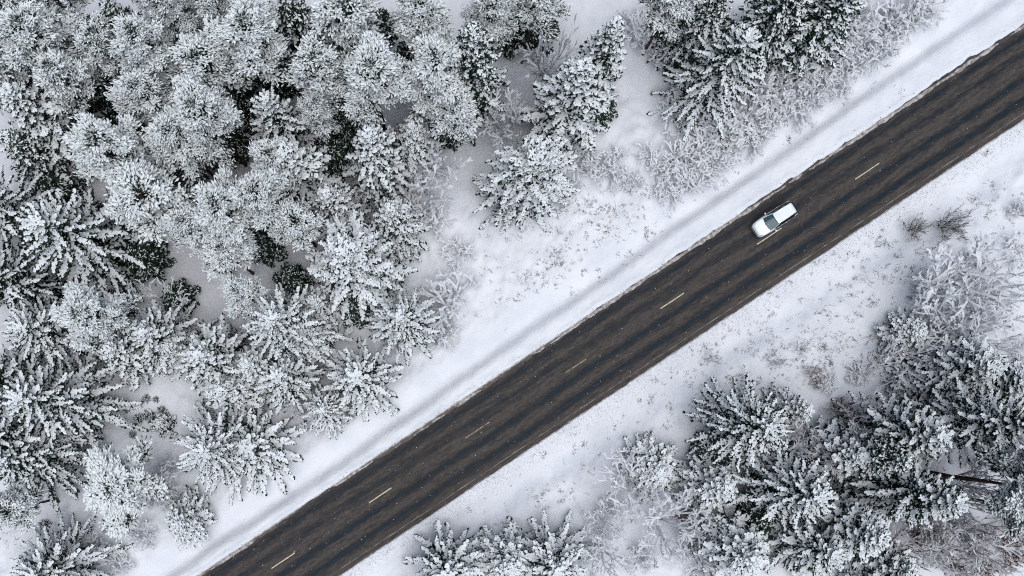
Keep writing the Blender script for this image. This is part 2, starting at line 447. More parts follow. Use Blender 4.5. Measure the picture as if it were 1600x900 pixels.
def make_spruce(seed, h, R, snow=.9, nb=6, whorl=.5, twd=5.0, droop=.3, z0=.10, power=.8, sw=1.0, el_low=-.12, el_top=.75, twl=1.0, nw=1.0, under=1.0):
    rng = np.random.default_rng(seed); tw = Twigs()
    zs = []; z = z0 * h
    while z < h * .975:
        zs.append(z); z += whorl * (.75 + .5 * rng.random()) * (1.0 - .5 * (z / h))
    phase = rng.uniform(0, 6.28)
    for z in zs:
        t = (z - z0 * h) / (h * (1 - z0))
        n = max(4, int(round(nb * (1 - .25 * t) + rng.uniform(-.6, .6))))
        phase += 2.4
        for b in range(n):
            az_ = phase + b * 2 * math.pi / n + rng.normal(0, .22)
            L = (R * (1 - t) ** power + .18) * rng.uniform(.70, 1.12)
            e = el_low + (el_top - el_low) * t ** 1.4 + rng.normal(0, .08)
            d = np.array([math.cos(az_), math.sin(az_), 0]); sd = np.array([-d[1], d[0], 0])
            bend = rng.normal(0, .13)
            ns = max(3, int(L / .30)); ss = np.linspace(0, 1, ns + 1)
            dr = droop * (1 - .7 * t)
            pts = np.array([d * (L * s * math.cos(e)) + sd * (bend * L * s * s) + np.array([0, 0, z + L * (math.sin(e) * s - dr * s * s + .3 * dr * s ** 4)]) for s in ss])
            pts[:, 2] = np.maximum(pts[:, 2], .22 + .1 * rng.random(ns + 1))
            shel = (lambda s: min(1.0, .05 + 1.25 * s)) if t < .78 else (lambda s: 1.0)     # inner boughs are sheltered
            for i in range(ns):
                a, c = pts[i], pts[i + 1]; s = ss[i]
                tw.bark(a, c, .018 + .02 * (1 - s) * min(1, L / 2))
                tw.needle(a - (0, 0, .06), c + (c - a) * .25 - (0, 0, .06), (.22 + .08 * rng.random()) * nw)
                if under and L > .8:
                    o = rng.normal(0, .10, 3); o[2] = -.16 - .12 * rng.random()
                    tw.needle(a + o, c + (c - a) * .3 + o - (0, 0, .08), rng.uniform(.36, .62) * under * (1.1 - .5 * s) * min(1, .4 + L * .3))
                if rng.random() < snow * shel(s):
                    off = rng.normal(0, .025, 3); off[2] = .04
                    tw.snow(a - (c - a) * .15 + off, c + (c - a) * .22 + off, sw * rng.uniform(.18, .28) * (1.1 - .35 * s))
            nt_ = max(4, int(L * twd * 1.7)); side = 1
            for q in range(nt_):
                s = .14 + .86 * (q + rng.random() * .7) / nt_; s = min(s, .99)
                side = -side
                i = min(int(s * ns), ns - 1); p = pts[i] + (pts[i + 1] - pts[i]) * (s * ns - i)
                ax = unit(pts[i + 1] - pts[i])
                tl = twl * (.24 + .34 * (L * (1 - s)) ** .75) * rng.uniform(.6, 1.2); tl = min(tl, 1.1)
                ang = rng.uniform(.5, .95)
                sdv = unit(np.cross([0, 0, 1.], ax))
                dv = unit(ax * math.cos(ang) * (1, 1, .7) + sdv * side * math.sin(ang) + np.array([0, 0, rng.uniform(-.25, .12)]))
                p1 = p + dv * tl; p1[2] = max(p1[2], .15)
                tw.needle(p - (0, 0, .05), p1 + dv * .06 - (0, 0, .07), rng.uniform(.12, .19) * nw)
                if rng.random() < snow * shel(s):
                    f = rng.uniform(.0, .2)
                    tw.snow(p + dv * tl * f + (0, 0, .03), p1 + rng.normal(0, .02, 3) + (0, 0, .02), sw * rng.uniform(.15, .24))
                if tl > .40:
                    for m in range(int(tl * 7.5)):
                        f = rng.uniform(.25, .9); sd2 = 1 if rng.random() < .5 else -1
                        pp = p + dv * tl * f; s2 = unit(np.cross([0, 0, 1.], dv))
                        d2 = unit(dv * .7 + s2 * sd2 * .8 + np.array([0, 0, rng.uniform(-.35, 0)])); l2 = rng.uniform(.18, .36)
                        tw.needle(pp - (0, 0, .04), pp + d2 * l2 - (0, 0, .06), .13 * nw)
                        if rng.random() < snow * .9 * shel(s): tw.snow(pp + (0, 0, .02), pp + d2 * l2 * 1.05 + (0, 0, .01), sw * rng.uniform(.10, .16))
    tw.needle(np.array([0, 0, h * .94]), np.array([0, 0, h * 1.0]), .16); tw.snow(np.array([0, 0, h * .95]), np.array([.02, 0, h * 1.01]), .15)
    nm = 'spruce%d' % seed
    n_, l_, s_ = finish(tw, rng, nm, M['spruce_needles'], M['tree_snow'], M['spruce_bark'])
    return dict(trunk=trunk_mesh(nm + '_trunk', h, .012 * h + .05, M['spruce_bark'], rng), crown=n_, limbs=l_, snow=s_, h=h, R=R)

def make_pine(seed, h, R, crown=.38, snow=.9, nl=26, shoots=17, green=1.0, sw=1.0):
    rng = np.random.default_rng(seed); tw = Twigs()
    zb = h * (1 - crown)
    for i in range(nl):
        t = (i + rng.random()) / nl
        z = zb + (h - zb) * (t * .86)
        az_ = i * 2.399 + rng.normal(0, .25)
        prof = math.sqrt(max(.03, 1 - ((t - .12) / .90) ** 2))
        L = R * prof * rng.uniform(.55, 1.18)
        d = np.array([math.cos(az_), math.sin(az_), 0]); sd = np.array([-d[1], d[0], 0])
        e = -.12 + .95 * t + rng.normal(0, .1)
        ns = 5; ss = np.linspace(0, 1, ns + 1)
        pts = np.array([d * L * s * math.cos(e * .6) + sd * L * s * s * rng.normal(0, .05) + np.array([0, 0, z + L * (math.sin(e) * s * .55 + .16 * s * s - .18 * s)]) for s in ss])
        for j in range(ns): tw.bark(pts[j], pts[j + 1], .05 * (1 - .75 * ss[j]) * min(1, L / 2))
        # side branches, each ending in a brush of upturned shoots
        for j in range(1, ns): tw.needle(pts[j] - (0, 0, .22), pts[j + 1] - (0, 0, .2), rng.uniform(.35, .6) * (.6 + .4 * min(1, L / 2)))
        tips = [(pts[-1], unit(pts[-1] - pts[-2]))]
        nsub = max(2, int(L * 3.2))
        for q in range(nsub):
            s = .32 + .66 * (q + rng.random()) / nsub; s = min(s, .98); j = min(int(s * ns), ns - 1)
            p = pts[j] + (pts[j + 1] - pts[j]) * (s * ns - j); ax = unit(pts[j + 1] - pts[j])
            side = 1 if q % 2 else -1
            dv = unit(ax * .75 + unit(np.cross([0, 0, 1.], ax)) * side * rng.uniform(.5, 1.0) + np.array([0, 0, rng.uniform(.0, .5)]))
            sl = rng.uniform(.35, .85) * (1.15 - .55 * s)
            tw.bark(p, p + dv * sl, .02); tips.append((p + dv * sl, dv))
        hold = min(1.0, .45 + 1.7 * t) * (snow if t < .4 else .5 + .5 * snow)
        for p, dv in tips:
            nsh = int(shoots * rng.uniform(1.25, 1.8))
            base = p - dv * .25
            for m in range(3):
                o = rng.normal(0, .14, 3); o[2] = -.16
                tw.needle(base + o - dv * .2, base + o + dv * .45, rng.uniform(.25, .4) * green)
            for m in range(nsh):
                out = dv * (.8, .8, .3) + rng.normal(0, .36, 3) * (1, 1, .5) + np.array([0, 0, .1]); out = unit(out)
                b = base + rng.normal(0, .24, 3) * (1, 1, .6) + dv * rng.uniform(0, .4)
                l = rng.uniform(.28, .52)
                tw.needle(b - (0, 0, .05), b + out * l * 1.05 - (0, 0, .04), rng.uniform(.08, .13) * green)
                if rng.random() < hold: tw.snow(b + out * l * .05 + (0, 0, .015), b + out * l * 1.06 + (0, 0, .02), sw * rng.uniform(.115, .18))
    for m in range(70):
        a = rng.uniform(0, 6.28); rad = .75 * math.sqrt(rng.random()); o = np.array([math.cos(a), math.sin(a), 0])
        b = o * rad * .7 + np.array([0, 0, h - .25 - rad * rad * .9 - .15 * rng.random()]); out = unit(o * rad * 1.1 + np.array([0, 0, .8]) + rng.normal(0, .25, 3)); l = rng.uniform(.3, .5)
        tw.needle(b - (0, 0, .06), b + out * l, .2 * green)
        if rng.random() < snow: tw.snow(b + out * l * .1 + (0, 0, .03), b + out * l * 1.05 + (0, 0, .03), sw * rng.uniform(.13, .19))
    # a few dead bare limbs under the crown
    for i in range(9):
        z = rng.uniform(zb - h * .18, zb + .3); az_ = rng.uniform(0, 6.28); L = rng.uniform(.6, 1.9)
        d = np.array([math.cos(az_), math.sin(az_), rng.uniform(-.1, .35)])
        p0 = np.array([0, 0, z]); p1 = p0 + d * L * .5 + rng.normal(0, .05, 3); p2 = p0 + d * L + rng.normal(0, .12, 3)
        tw.bark(p0, p1, .022); tw.bark(p1, p2, .014)
        tw.snow(p0 + (0, 0, .02), p1 + (0, 0, .02), .05); tw.snow(p1 + (0, 0, .015), p2 + (0, 0, .015), .04)
    nm = 'pine%d' % seed
    n_, l_, s_ = finish(tw, rng, nm, M['pine_needles'], M['pine_snow'], M['pine_bark'])
    return dict(trunk=trunk_mesh(nm + '_trunk', h, .010 * h + .04, M['pine_bark'], rng, .95, .5), crown=n_, limbs=l_, snow=s_, h=h, R=R)

def make_bare(seed, h, R, stems=1, levels=3, kids=(9, 7, 6), r0=.07, spread=.9, frost='frost', bark='twig', up=.35, trunk_part=.25, rmin=.012, frostw=1.5, lens=(.55, .5, .45), wig=.16):
    """leafless tree or shrub: wood below, rime on top of every twig"""
    rng = np.random.default_rng(seed)
    wood = [[], [], [], []]; rime = [[], [], [], []]; tr = []
    def put(L, a, b, ra, rb): L[0].append(a); L[1].append(b); L[2].append(ra); L[3].append(rb)
    def grow(p, d, L, r, lev, main=False):
        ns = 5 if lev == 0 else (4 if lev < levels else 3)
        pts = [p]; dd = d.copy(); step = L / ns
        for i in range(ns):
            dd = unit(dd + rng.normal(0, wig, 3) + np.array([0, 0, up * .12 * (1 if lev else .4)]))
            pts.append(pts[-1] + dd * step)
        for i in range(ns):
            ra = r * (1 - .75 * i / ns) + .3 * rmin; rb = r * (1 - .75 * (i + 1) / ns) + .3 * rmin
            put(tr[-1] if lev == 0 else wood, pts[i], pts[i + 1], ra, rb)
            k = max(ra, rmin) * frostw * .75 + .004
            if lev > 0 or i >= 1: put(rime, pts[i] + np.array([0, 0, ra * .8 + .004]), pts[i + 1] + np.array([0, 0, rb * .8 + .004]), k, max(rb, rmin * .8) * frostw * .75 + .003)
        if lev >= levels: return
        n = max(2, int(kids[lev] * rng.uniform(.75, 1.25)))
        for q in range(n):
            s = (trunk_part if lev == 0 else .18) + (1 - (trunk_part if lev == 0 else .18)) * (q + rng.random() * .8) / n; s = min(s, .98)
            j = min(int(s * ns), ns - 1); pp = pts[j] + (pts[j + 1] - pts[j]) * (s * ns - j)
            ax = unit(pts[j + 1] - pts[j])
            rnd = rng.normal(0, 1, 3); side = unit(rnd - ax * rnd.dot(ax))
            a = rng.uniform(.45, 1.0) * spread
            nd = unit(ax * math.cos(a) + side * math.sin(a) + np.array([0, 0, up * .3]))
            grow(pp, nd, L * lens[lev] * rng.uniform(.7, 1.2) * (1.1 - .45 * s), max(r * (1 - .6 * s) * .5, rmin), lev + 1)
    for s in range(stems):
        tr.append([[], [], [], []])
        a = s * 2.4 + rng.uniform(-.5, .5); lean = (0 if stems == 1 else rng.uniform(.25, 1.0) * R / h)
        d = unit(np.array([math.cos(a) * lean, math.sin(a) * lean, 1.0]))
        p = np.array([math.cos(a), math.sin(a), 0]) * (0 if stems == 1 else rng.uniform(.05, .3)) + np.array([0, 0, -.15])
        grow(p, d, h * rng.uniform(.8, 1.05) * (.8 if stems == 1 else .75), r0, 0)
    nm = 'bare%d' % seed
    def mk(L, n, mat, flat=False):
        mb = MB(); segs(mb, L[0], L[1], np.array(L[2]), np.array(L[3]), 4 if flat else 3, .35 if flat else 1.0); return mb.mesh(n, mat, not flat)
    return dict(trunk=[mk(q, nm + '_stem', M[bark]) for q in tr], crown=mk(wood, nm + '_twigs', M[bark]), snow=mk(rime, nm + '_rime', M[frost], True), h=h, R=R)

V = {}
V['S1'] = make_spruce(1, 11, 3.8, snow=.94, nb=7, twl=.85)
V['S2'] = make_spruce(2, 10, 3.6, snow=.94, nb=7, droop=.22, power=.7, twl=.85)
V['S3'] = make_spruce(3, 12, 3.6, snow=.9, nb=7, droop=.38, power=.8, twl=.75)
V['O1'] = make_spruce(4, 8, 3.6, snow=.98, nb=8, whorl=.72, twd=6, droop=.16, power=.58, twl=.6, sw=.88, el_low=0, under=.7)
V['O2'] = make_spruce(5, 9, 3.8, snow=.98, nb=8, whorl=.72, twd=6, droop=.2, power=.6, twl=.62, sw=.88, el_low=-.05, under=.7)
V['D1'] = make_spruce(6, 12, 5.6, snow=.9, nb=8, whorl=.72, twd=4.6, droop=.34, power=.52, sw=1.0, nw=1.1, twl=.8)
V['K1'] = make_spruce(7, 13, 3.8, snow=.72, nb=7, whorl=.62, twd=5, droop=.4, power=.72, sw=.85, nw=1.15, twl=.75)
V['G1'] = make_spruce(8, 14, 5.8, snow=.93, nb=8, whorl=.86, twd=4.8, droop=.3, power=.64, twl=.58, under=1.1)
V['G2'] = make_spruce(9, 11, 5.6, snow=.97, nb=9, whorl=.74, twd=6, droop=.18, power=.58, twl=.58, sw=.88, el_low=-.03, under=.7)
V['G3'] = make_spruce(10, 12, 5.4, snow=.84, nb=8, whorl=.8, twd=5, droop=.34, power=.62, twl=.55, sw=.9, nw=1.1)
V['U1'] = make_spruce(15, 6, 2.2, snow=.34, nb=6, whorl=.5, twd=5, droop=.3, power=.6, sw=.6, nw=1.4)
V['P1'] = make_pine(11, 15, 3.0, crown=.40)
V['P2'] = make_pine(12, 16, 3.6, crown=.42, nl=32)
V['P3'] = make_pine(13, 14, 2.6, crown=.40, nl=24, snow=.84, green=1.15)
V['P4'] = make_pine(14, 16, 3.3, crown=.46, nl=31, snow=.95)
V['B1'] = make_bare(21, 7, 4.4, 9, 3, (6, 4, 3), .07, .8, 'frost_bright', 'rimed_twig', lens=(.52, .52, .5), rmin=.044, frostw=2.2, trunk_part=.3, up=.0, wig=.12)
V['B2'] = make_bare(22, 8, 4.4, 7, 3, (6, 4, 3), .08, .85, 'frost_bright', 'rimed_twig', lens=(.52, .52, .5), rmin=.042, frostw=2.1, trunk_part=.25, up=.1)
V['B3'] = make_bare(23, 11, 4.2, 4, 3, (7, 5, 3), .10, .8, 'frost', 'red_twig', lens=(.45, .5, .5), rmin=.036, frostw=1.6)
V['H1'] = make_bare(31, 2.4, 1.7, 10, 3, (5, 4, 2), .03, .9, 'frost_bright', 'rimed_twig', rmin=.025, frostw=2.0, trunk_part=.15, up=.1, wig=.17)
V['H2'] = make_bare(32, 3.0, 1.8, 11, 3, (5, 4, 2), .03, .85, 'frost_bright', 'rimed_twig', rmin=.026, frostw=2.0, trunk_part=.15, up=.1, wig=.17)
V['H3'] = make_bare(33, 2.2, 1.6, 11, 3, (5, 4, 2), .03, .9, 'frost_bright', 'rimed_twig', rmin=.025, frostw=2.0, trunk_part=.12, up=.1, wig=.17)
V['W1'] = make_bare(34, 2.6, 1.5, 16, 2, (7, 4), .03, .55, 'frost', 'twig', rmin=.016, frostw=.6, trunk_part=.2)
V['R1'] = make_bare(35, 2.2, 1.3, 12, 2, (8, 6), .03, .7, 'frost', 'red_twig', rmin=.028, frostw=.55, trunk_part=.12)
V['R2'] = make_bare(36, 1.6, 1.1, 7, 2, (5, 4), .022, .6, 'frost', 'twig', rmin=.016, frostw=1.2, trunk_part=.2)
V['F1'] = make_spruce(41, 2.2, 1.1, snow=.8, nb=6, whorl=.26, twd=8, droop=.15, power=.6, sw=.75, twl=.7, nw=.8, z0=.02)
V['F2'] = make_spruce(42, 1.0, .6, snow=.55, nb=6, whorl=.2, twd=9, droop=.1, power=.5, sw=.35, twl=.5, nw=.4, z0=.02, under=0)

TREE_RNG = np.random.default_rng(99)
NAMES = {'U': ('spruce_tree', 'spruce'), 'G': ('spruce_tree', 'spruce'), 'S': ('spruce_tree', 'spruce'), 'O': ('spruce_tree', 'spruce'), 'D': ('spruce_tree', 'spruce'), 'K': ('spruce_tree', 'spruce'),
         'P': ('pine_tree', 'pine'), 'B': ('bare_tree', 'tree'), 'H': ('frosted_shrub', 'shrub'), 'W': ('bare_shrub', 'shrub'),
         'R': ('bare_shrub', 'shrub'), 'F': ('spruce_sapling', 'sapling')}
def plant(var, px, py, h, R, label, group, by_top=True, rot=None):
    v = V[var]; R = R * {'S': 1.3, 'O': 1.5, 'D': 1.2, 'K': 1.3, 'G': 1.38, 'P': 1.0, 'B': 1.3, 'H': 1.25}.get(var[0], 1.0)
    p = at(px, py, h * (.86 if var[0] == 'P' else .95) if by_top else 0.0)
    z = gz(p)
    name, cat = NAMES[var[0]]
    r = bpy.data.objects.new(name, None); r.empty_display_size = .3; link(r)
    r.location = (p[0], p[1], z)
    r.rotation_euler = (TREE_RNG.normal(0, .015), TREE_RNG.normal(0, .015), TREE_RNG.uniform(0, 6.28) if rot is None else rot)
    sq = TREE_RNG.uniform(.88, 1.13) if var[0] in 'PSDK' else 1.0           # no two crowns are equally round
    r.scale = (R / v['R'] * sq, R / v['R'] / sq, (h - z) / v['h'])
    tag(r, label, cat, group)
    if isinstance(v['trunk'], list):
        if var[0] in 'BW':
            for me in v['trunk']: obj('stem', me, r)
        else:
            if not v.get('stems'):
                mb = MB()
                for me in v['trunk']:
                    co = np.empty(len(me.vertices) * 3, np.float32); me.vertices.foreach_get('co', co)
                    ix = np.empty(len(me.loops), np.int32); me.loops.foreach_get('vertex_index', ix); mb.add(co, ix)
                v['stems'] = mb.mesh('shrub_stems', v['trunk'][0].materials[0])
            tag(obj('stems', v['stems'], r), kind='stuff')
    else: obj('trunk', v['trunk'], r)
    c = obj('crown', v['crown'], r)
    if 'limbs' in v: tag(obj('limbs', v['limbs'], c), kind='stuff')
    tag(obj('rime' if var[0] in 'BHWR' else 'snow_cover', v['snow'], c), kind='stuff')
    return r

GP = 'snowy pines in the forest above the road'; GS = 'snowy spruces in the forest above the road'
GPR = 'snowy trees in the wood below the road'; GB = 'frosted bare trees'
trees = [
 # --- pines of the upper left forest (variant, photo px of the top, height, crown radius, label)
 ('P2', 42, 48, 16, 3.3, 'broad snowy pine filling the upper left corner', GP),
 ('P1', 95, 118, 14, 2.6, 'snowy pine just below the corner pine, upper left', GP),
 ('P3', 148, 66, 14, 1.9, 'small narrow snowy pine squeezed between two larger pines near the upper left corner', GP),
 ('P4', 212, 62, 16, 2.7, 'snowy pine with a green gap in its crown, fourth from the upper left corner', GP),
 ('P1', 215, 142, 14, 2.4, 'snowy pine directly below the pine with the green gap', GP),
 ('P3', 312, 98, 14, 2.5, 'yellowish-tipped snowy pine left of the large pine at the top', GP),
 ('P2', 382, 50, 16, 3.4, 'large round snowy pine at the top beside the dark spruces', GP),
 ('P4', 155, 222, 15, 3.2, 'wide snowy pine above the big spruce at the left edge', GP),
 ('P2', 310, 172, 16, 3.0, 'snowy pine with the whitest crown, upper left middle of the forest', GP),
 ('P1', 262, 208, 14, 2.5, 'snowy pine tucked against the left side of the whitest pine', GP),
 ('P3', 225, 296, 14, 3.0, 'greenish snowy pine between the wide pine and the open forest floor', GP),
 ('P4', 340, 330, 15, 2.9, 'snowy pine at the middle of the left forest, its crown hanging low', GP),
 ('P1', 292, 350, 13, 2.2, 'small snowy pine at the left foot of the low-hanging pine', GP),
 ('P2', 398, 300, 15, 2.6, 'snowy pine beside the gap of shaded forest floor, left middle', GP),
 ('P3', 458, 345, 12, 2.0, 'small round snowy pine left of the big dense spruce', GP),
 ('P1', 372, 455, 11, 1.9, 'small snowy pine at the upper left of the big star-shaped spruce', GP),
 ('P4', 130, 490, 14, 2.8, 'snowy pine standing over the spruces at the left edge', GP),
 ('P3', 495, 105, 15, 2.3, 'tall snowy pine right of the dark gap at the top', GP),
 ('P1', 495, 170, 12, 1.7, 'narrow snowy pine below the tall pine by the dark gap', GP),
 ('P2', 580, 118, 16, 3.2, 'broad snowy pine at the top middle of the forest', GP),
 ('P4', 678, 98, 15, 3.0, 'snowy pine beside the dark green spruce at the top', GP),
 ('P1', 708, 165, 12, 2.2, 'snowy pine with drooping white boughs above the frosted bare tree', GP),
 ('P3', 545, 22, 16, 2.7, 'snowy pine cut by the top edge, left of the middle', GP),
 ('P1', 650, 14, 15, 2.4, 'snowy pine cut by the top edge above the broad pine', GP),
 ('P2', 250, 0, 16, 2.4, 'snowy pine cut by the top edge above the fourth pine', GP),
 ('P4', 70, -25, 15, 2.6, 'snowy pine cut by the top edge near the left corner', GP),
 ('P3', 8, 800, 10, 2.0, 'green-flecked snowy pine at the left edge, low down', GP),
 ('P4', 178, 765, 9, 3.5, 'white fluffy pine in the lower left corner clearing', GP),
 ('P1', 1060, -12, 13, 2.4, 'snowy pine cut by the top edge over the snowy glade', GP),
 ('P3', 838, -8, 14, 2.2, 'snowy pine cut by the top edge left of the frosted bare tree', GP),
 ('P1', -25, 100, 15, 3.0, 'snowy pine cut by the left edge below the corner pine', GP),
 ('P4', 5, 10, 15, 2.8, 'snowy pine at the very corner, upper left', GP),
 ('P2', 325, -20, 15, 2.4, 'snowy pine cut by the top edge left of the large round pine', GP),
 ('P2', 770, 5, 15, 2.3, 'snowy pine cut by the top edge right of the tall dark green spruce', GP),
 ('P3', 430, 250, 12, 2.0, 'snowy pine crown crossing the drooping spruce', GP),
 ('P1', 350, 395, 12, 2.3, 'snowy pine whose lowest boughs hang over the shaded hollow', GP),
 # --- spruces of the upper left forest
 ('G1', -60, 300, 14, 4.0, 'spruce cut by the left edge above the huge fanned spruce', GS),
 ('G3', -45, 430, 13, 4.2, 'spruce mostly outside the left edge below the huge fanned spruce', GS),
 ('G2', -30, 590, 12, 3.8, 'spruce cut by the left edge between two star-shaped spruces', GS),
 ('G1', -30, 690, 12, 4.0, 'spruce cut by the left edge below the flat-boughed spruce', GS),
 ('O2', 505, 640, 5, 2.0, 'small spruce between the star-shaped spruces and the road verge', GS),
 ('S1', 470, 520, 8, 2.4, 'spruce squeezed between the big star-shaped spruce and its right neighbour', GS),
 ('S3', 165, 545, 10, 2.8, 'spruce right of the left edge star-shaped spruce', GS),
 ('S1', 385, 570, 8, 2.6, 'spruce between the two star-shaped spruces, lower left', GS),
 ('S3', 610, 330, 10, 2.6, 'spruce above the slender star-shaped spruce, against the dense one', GS),
 ('S2', 345, 610, 7, 2.6, 'low white spruce at the right side of the small snowy clearing', GS),
 ('S3', 510, 300, 10, 2.6, 'spruce in the shade between the drooping and the dense spruce', GS),
 ('S1', 640, 200, 9, 2.4, 'spruce half behind the large frosted bare tree', GS),
 ('S2', 490, 470, 7, 2.0, 'low spruce between the big star-shaped and the dense spruce', GS),
 ('S1', 8, 145, 14, 3.4, 'white spruce at the left edge under the corner pine', GS),
 ('K1', 10, 215, 10, 3.0, 'dark sparse spruce with bare snowy boughs at the left edge', GS),
 ('K1', 158, 4, 13, 2.7, 'dark spruce cut by the top edge between two pines, left', GS),
 ('K1', 448, -10, 14, 3.0, 'dark spruce cut by the top edge right of the large pine', GS),
 ('K1', 310, 15, 10, 2.6, 'dark understorey spruce at the top beside the large pine', GS),
 ('G1', 62, 345, 14, 4.9, 'huge spruce at the left edge with long boughs fanning to the right', GS),
 ('G2', 35, 512, 11, 3.8, 'star-shaped white spruce at the left edge under the huge spruce', GS),
 ('O2', 225, 520, 9, 2.7, 'white spruce between the left edge spruces and the shaded hollow', GS),
 ('G1', 35, 625, 12, 4.6, 'wide flat-boughed spruce at the left edge above the small snowy clearing', GS),
 ('G3', 0, 722, 10, 4.2, 'dark spruce with thin snowy boughs at the left edge beside the clearing', GS),
 ('O2', 312, 555, 10, 3.0, 'white spruce left of the big star-shaped spruce', GS),
 ('S2', 262, 545, 7, 2.2, 'small spruce at the upper end of the small snowy clearing', GS),
 ('G2', 424, 505, 11, 4.0, 'big star-shaped white spruce in the lower left forest', GS),
 ('O1', 432, 588, 8, 2.5, 'smaller star-shaped spruce right below the big star-shaped one', GS),
 ('O1', 556, 592, 7, 2.9, 'lone star-shaped spruce at the forest edge nearest the road', GS),
 ('O2', 626, 494, 9, 2.7, 'slender star-shaped spruce beside the round frosted bush', GS),
 ('D1', 545, 392, 12, 5.1, 'large dense dark-gapped spruce in the middle of the forest edge', GS),
 ('S3', 578, 200, 14, 3.2, 'pointed spruce with feathered boughs left of the large frosted bare tree', GS),
 ('O2', 415, 158, 13, 2.5, 'spruce with long white side boughs below the large round pine', GS),
 ('S2', 448, 240, 12, 3.3, 'drooping spruce left of the pointed feathered spruce', GS),
 ('K1', 735, 48, 16, 3.4, 'tall dark green spruce at the top, right of the middle pines', GS),
 ('D1', 838, 242, 12, 4.4, 'cone-shaped spruce standing alone at the edge of the glade', GS),
 ('S2', 912, 105, 15, 3.3, 'tall dense spruce with dark hollows beside the glade', GS),
 ('S3', 962, 32, 17, 2.9, 'pointed white spruce behind the tall dense spruce', GS),
 ('G1', 1165, 62, 13, 3.7, 'broad green-flecked spruce on the right of the glade', GS),
 ('K1', 1255, -30, 13, 3.4, 'dark green spruce cut by the top edge above the roadside thicket', GS),
 ('K1', 1335, -22, 12, 3.2, 'dark green spruce at the top edge, rightmost in the forest', GS),
 ('K1', 1130, -20, 12, 2.6, 'dark spruce cut by the top edge behind the green-flecked spruce', GS),
 ('G2', 318, 705, 9, 4.0, 'broad star-shaped spruce overhanging the verge in the lower left', GS),
 ('O1', 385, 700, 6, 3.2, 'spruce whose bough tips reach the road verge, lower left', GS),
 ('S2', 275, 820, 5, 2.2, 'small spruce at the verge below the fluffy pine', GS),
 ('G2', 55, 902, 8, 4.0, 'spruce with long boughs cut by the bottom edge, lower left', GS),
 # --- wood below the road (lower right)
 ('G3', 1208, 672, 11, 4.0, 'dark fan-shaped spruce at the upper end of the lower right wood', GPR),
 ('S2', 1262, 640, 7, 1.9, 'small snowy spruce behind the dark fan-shaped spruce', GPR),
 ('G1', 1275, 775, 12, 4.0, 'big snowy spruce in the middle of the lower right wood', GPR),
 ('O2', 1488, 782, 15, 3.0, 'tall spruce leaning its pointed tip over the lower right bare trees', GPR),
 ('S2', 1372, 845, 12, 3.2, 'round-topped snowy spruce near the bottom edge, lower right', GPR),
 ('S1', 1180, 872, 9, 3.4, 'white spruce cut by the bottom edge left of the round-topped one', GPR),
 ('O2', 1470, 680, 13, 3.0, 'spruce with comb-like white boughs near the right edge', GPR),
 ('G2', 1612, 660, 15, 3.8, 'large spruce cut by the right edge with long separate boughs', GPR),
 ('K1', 1418, 720, 13, 2.6, 'thin spruce showing its bare trunk in the lower right wood', GPR),
 ('D1', 1545, 575, 9, 3.8, 'low dark green spruce at the right edge among bare trees', GPR),
 ('S2', 1440, 520, 4, 2.2, 'low bushy spruce on the wood edge below the bare roadside bush', GPR),
 ('S2', 1030, 735, 4, 2.6, 'small bushy spruce leading the wood edge below the road', GPR),
 ('O1', 700, 900, 7, 3.0, 'star-shaped spruce cut by the bottom edge, leftmost below the road', GPR),
 ('S2', 800, 885, 6, 2.8, 'snowy spruce cut by the bottom edge, second from the left below the road', GPR),
 ('O2', 872, 892, 7, 3.0, 'snowy spruce cut by the bottom edge, third from the left below the road', GPR),
 ('S1', 1345, 715, 9, 2.8, 'snowy spruce in the heart of the lower right wood, left of the comb-boughed one', GPR),
 ('S2', 1130, 765, 7, 2.6, 'snowy spruce below the dark fan-shaped spruce at the wood edge', GPR),
 ('O2', 1300, 868, 10, 2.8, 'white spruce at the bottom edge between two rounder spruces, lower right', GPR),
 ('S1', 1555, 655, 10, 2.8, 'snowy spruce just inside the right edge beside the long-boughed spruce', GPR),
 ('S3', 1500, 600, 7, 2.6, 'green spruce among pale bare twigs near the right edge', GPR),
 ('S2', 1605, 600, 9, 2.8, 'snowy spruce cut by the right edge above the long-boughed spruce', GPR),
 ('S2', 1420, 900, 9, 2.8, 'spruce cut by the bottom edge beside the corner bare tree, lower right', GPR),
 # --- bare frosted trees
 ('B2', 1500, 450, 6, 3.0, 'pale bare tree left of the wide bare tree at the right edge', GB),
 ('B2', 1590, 440, 7, 3.0, 'pale bare tree cut by the right edge, highest of the bare trees there', GB),
 ('B2', 1555, 530, 7, 3.0, 'pale bare tree over the low dark green spruce', GB),
 ('B3', 1600, 850, 10, 3.4, 'reddish bare tree cut by the right edge in the lower corner', GB),
 ('B3', 1500, 820, 9, 3.0, 'reddish bare tree beside the tip of the tall leaning spruce', GB),
 ('B2', 1560, 800, 9, 3.0, 'pale-limbed bare tree among the reddish ones, lower right corner', GB),
 ('B2', 1240, 700, 7, 2.4, 'pale bare tree tangled with the fan-shaped spruce', GB),
 ('B2', 960, 880, 6, 2.4, 'pale bare tree at the bottom edge right of the cut spruces', GB),
 ('B2', 950, 820, 5, 2.0, 'pale bare tree behind the leading shrub of the wood edge', GB),
 ('B2', 1450, 560, 6, 2.6, 'pale twiggy bare tree rising over the low bushy spruce', GB),
 ('B2', 1600, 520, 8, 3.2, 'pale bare tree cut by the right edge beside the low dark spruce', GB),
 ('B3', 1455, 880, 9, 3.0, 'reddish bare tree cut by the bottom edge, lower right', GB),
 ('B2', 1150, 720, 6, 2.0, 'thin pale bare tree between the spruces of the lower right wood', GB),
 ('B2', 1110, 870, 7, 2.6, 'pale bare tree at the bottom edge left of the white spruce', GB),
 ('B1', 655, 258, 8, 3.7, 'large frosted bare tree at the dim end of the glade', GB),
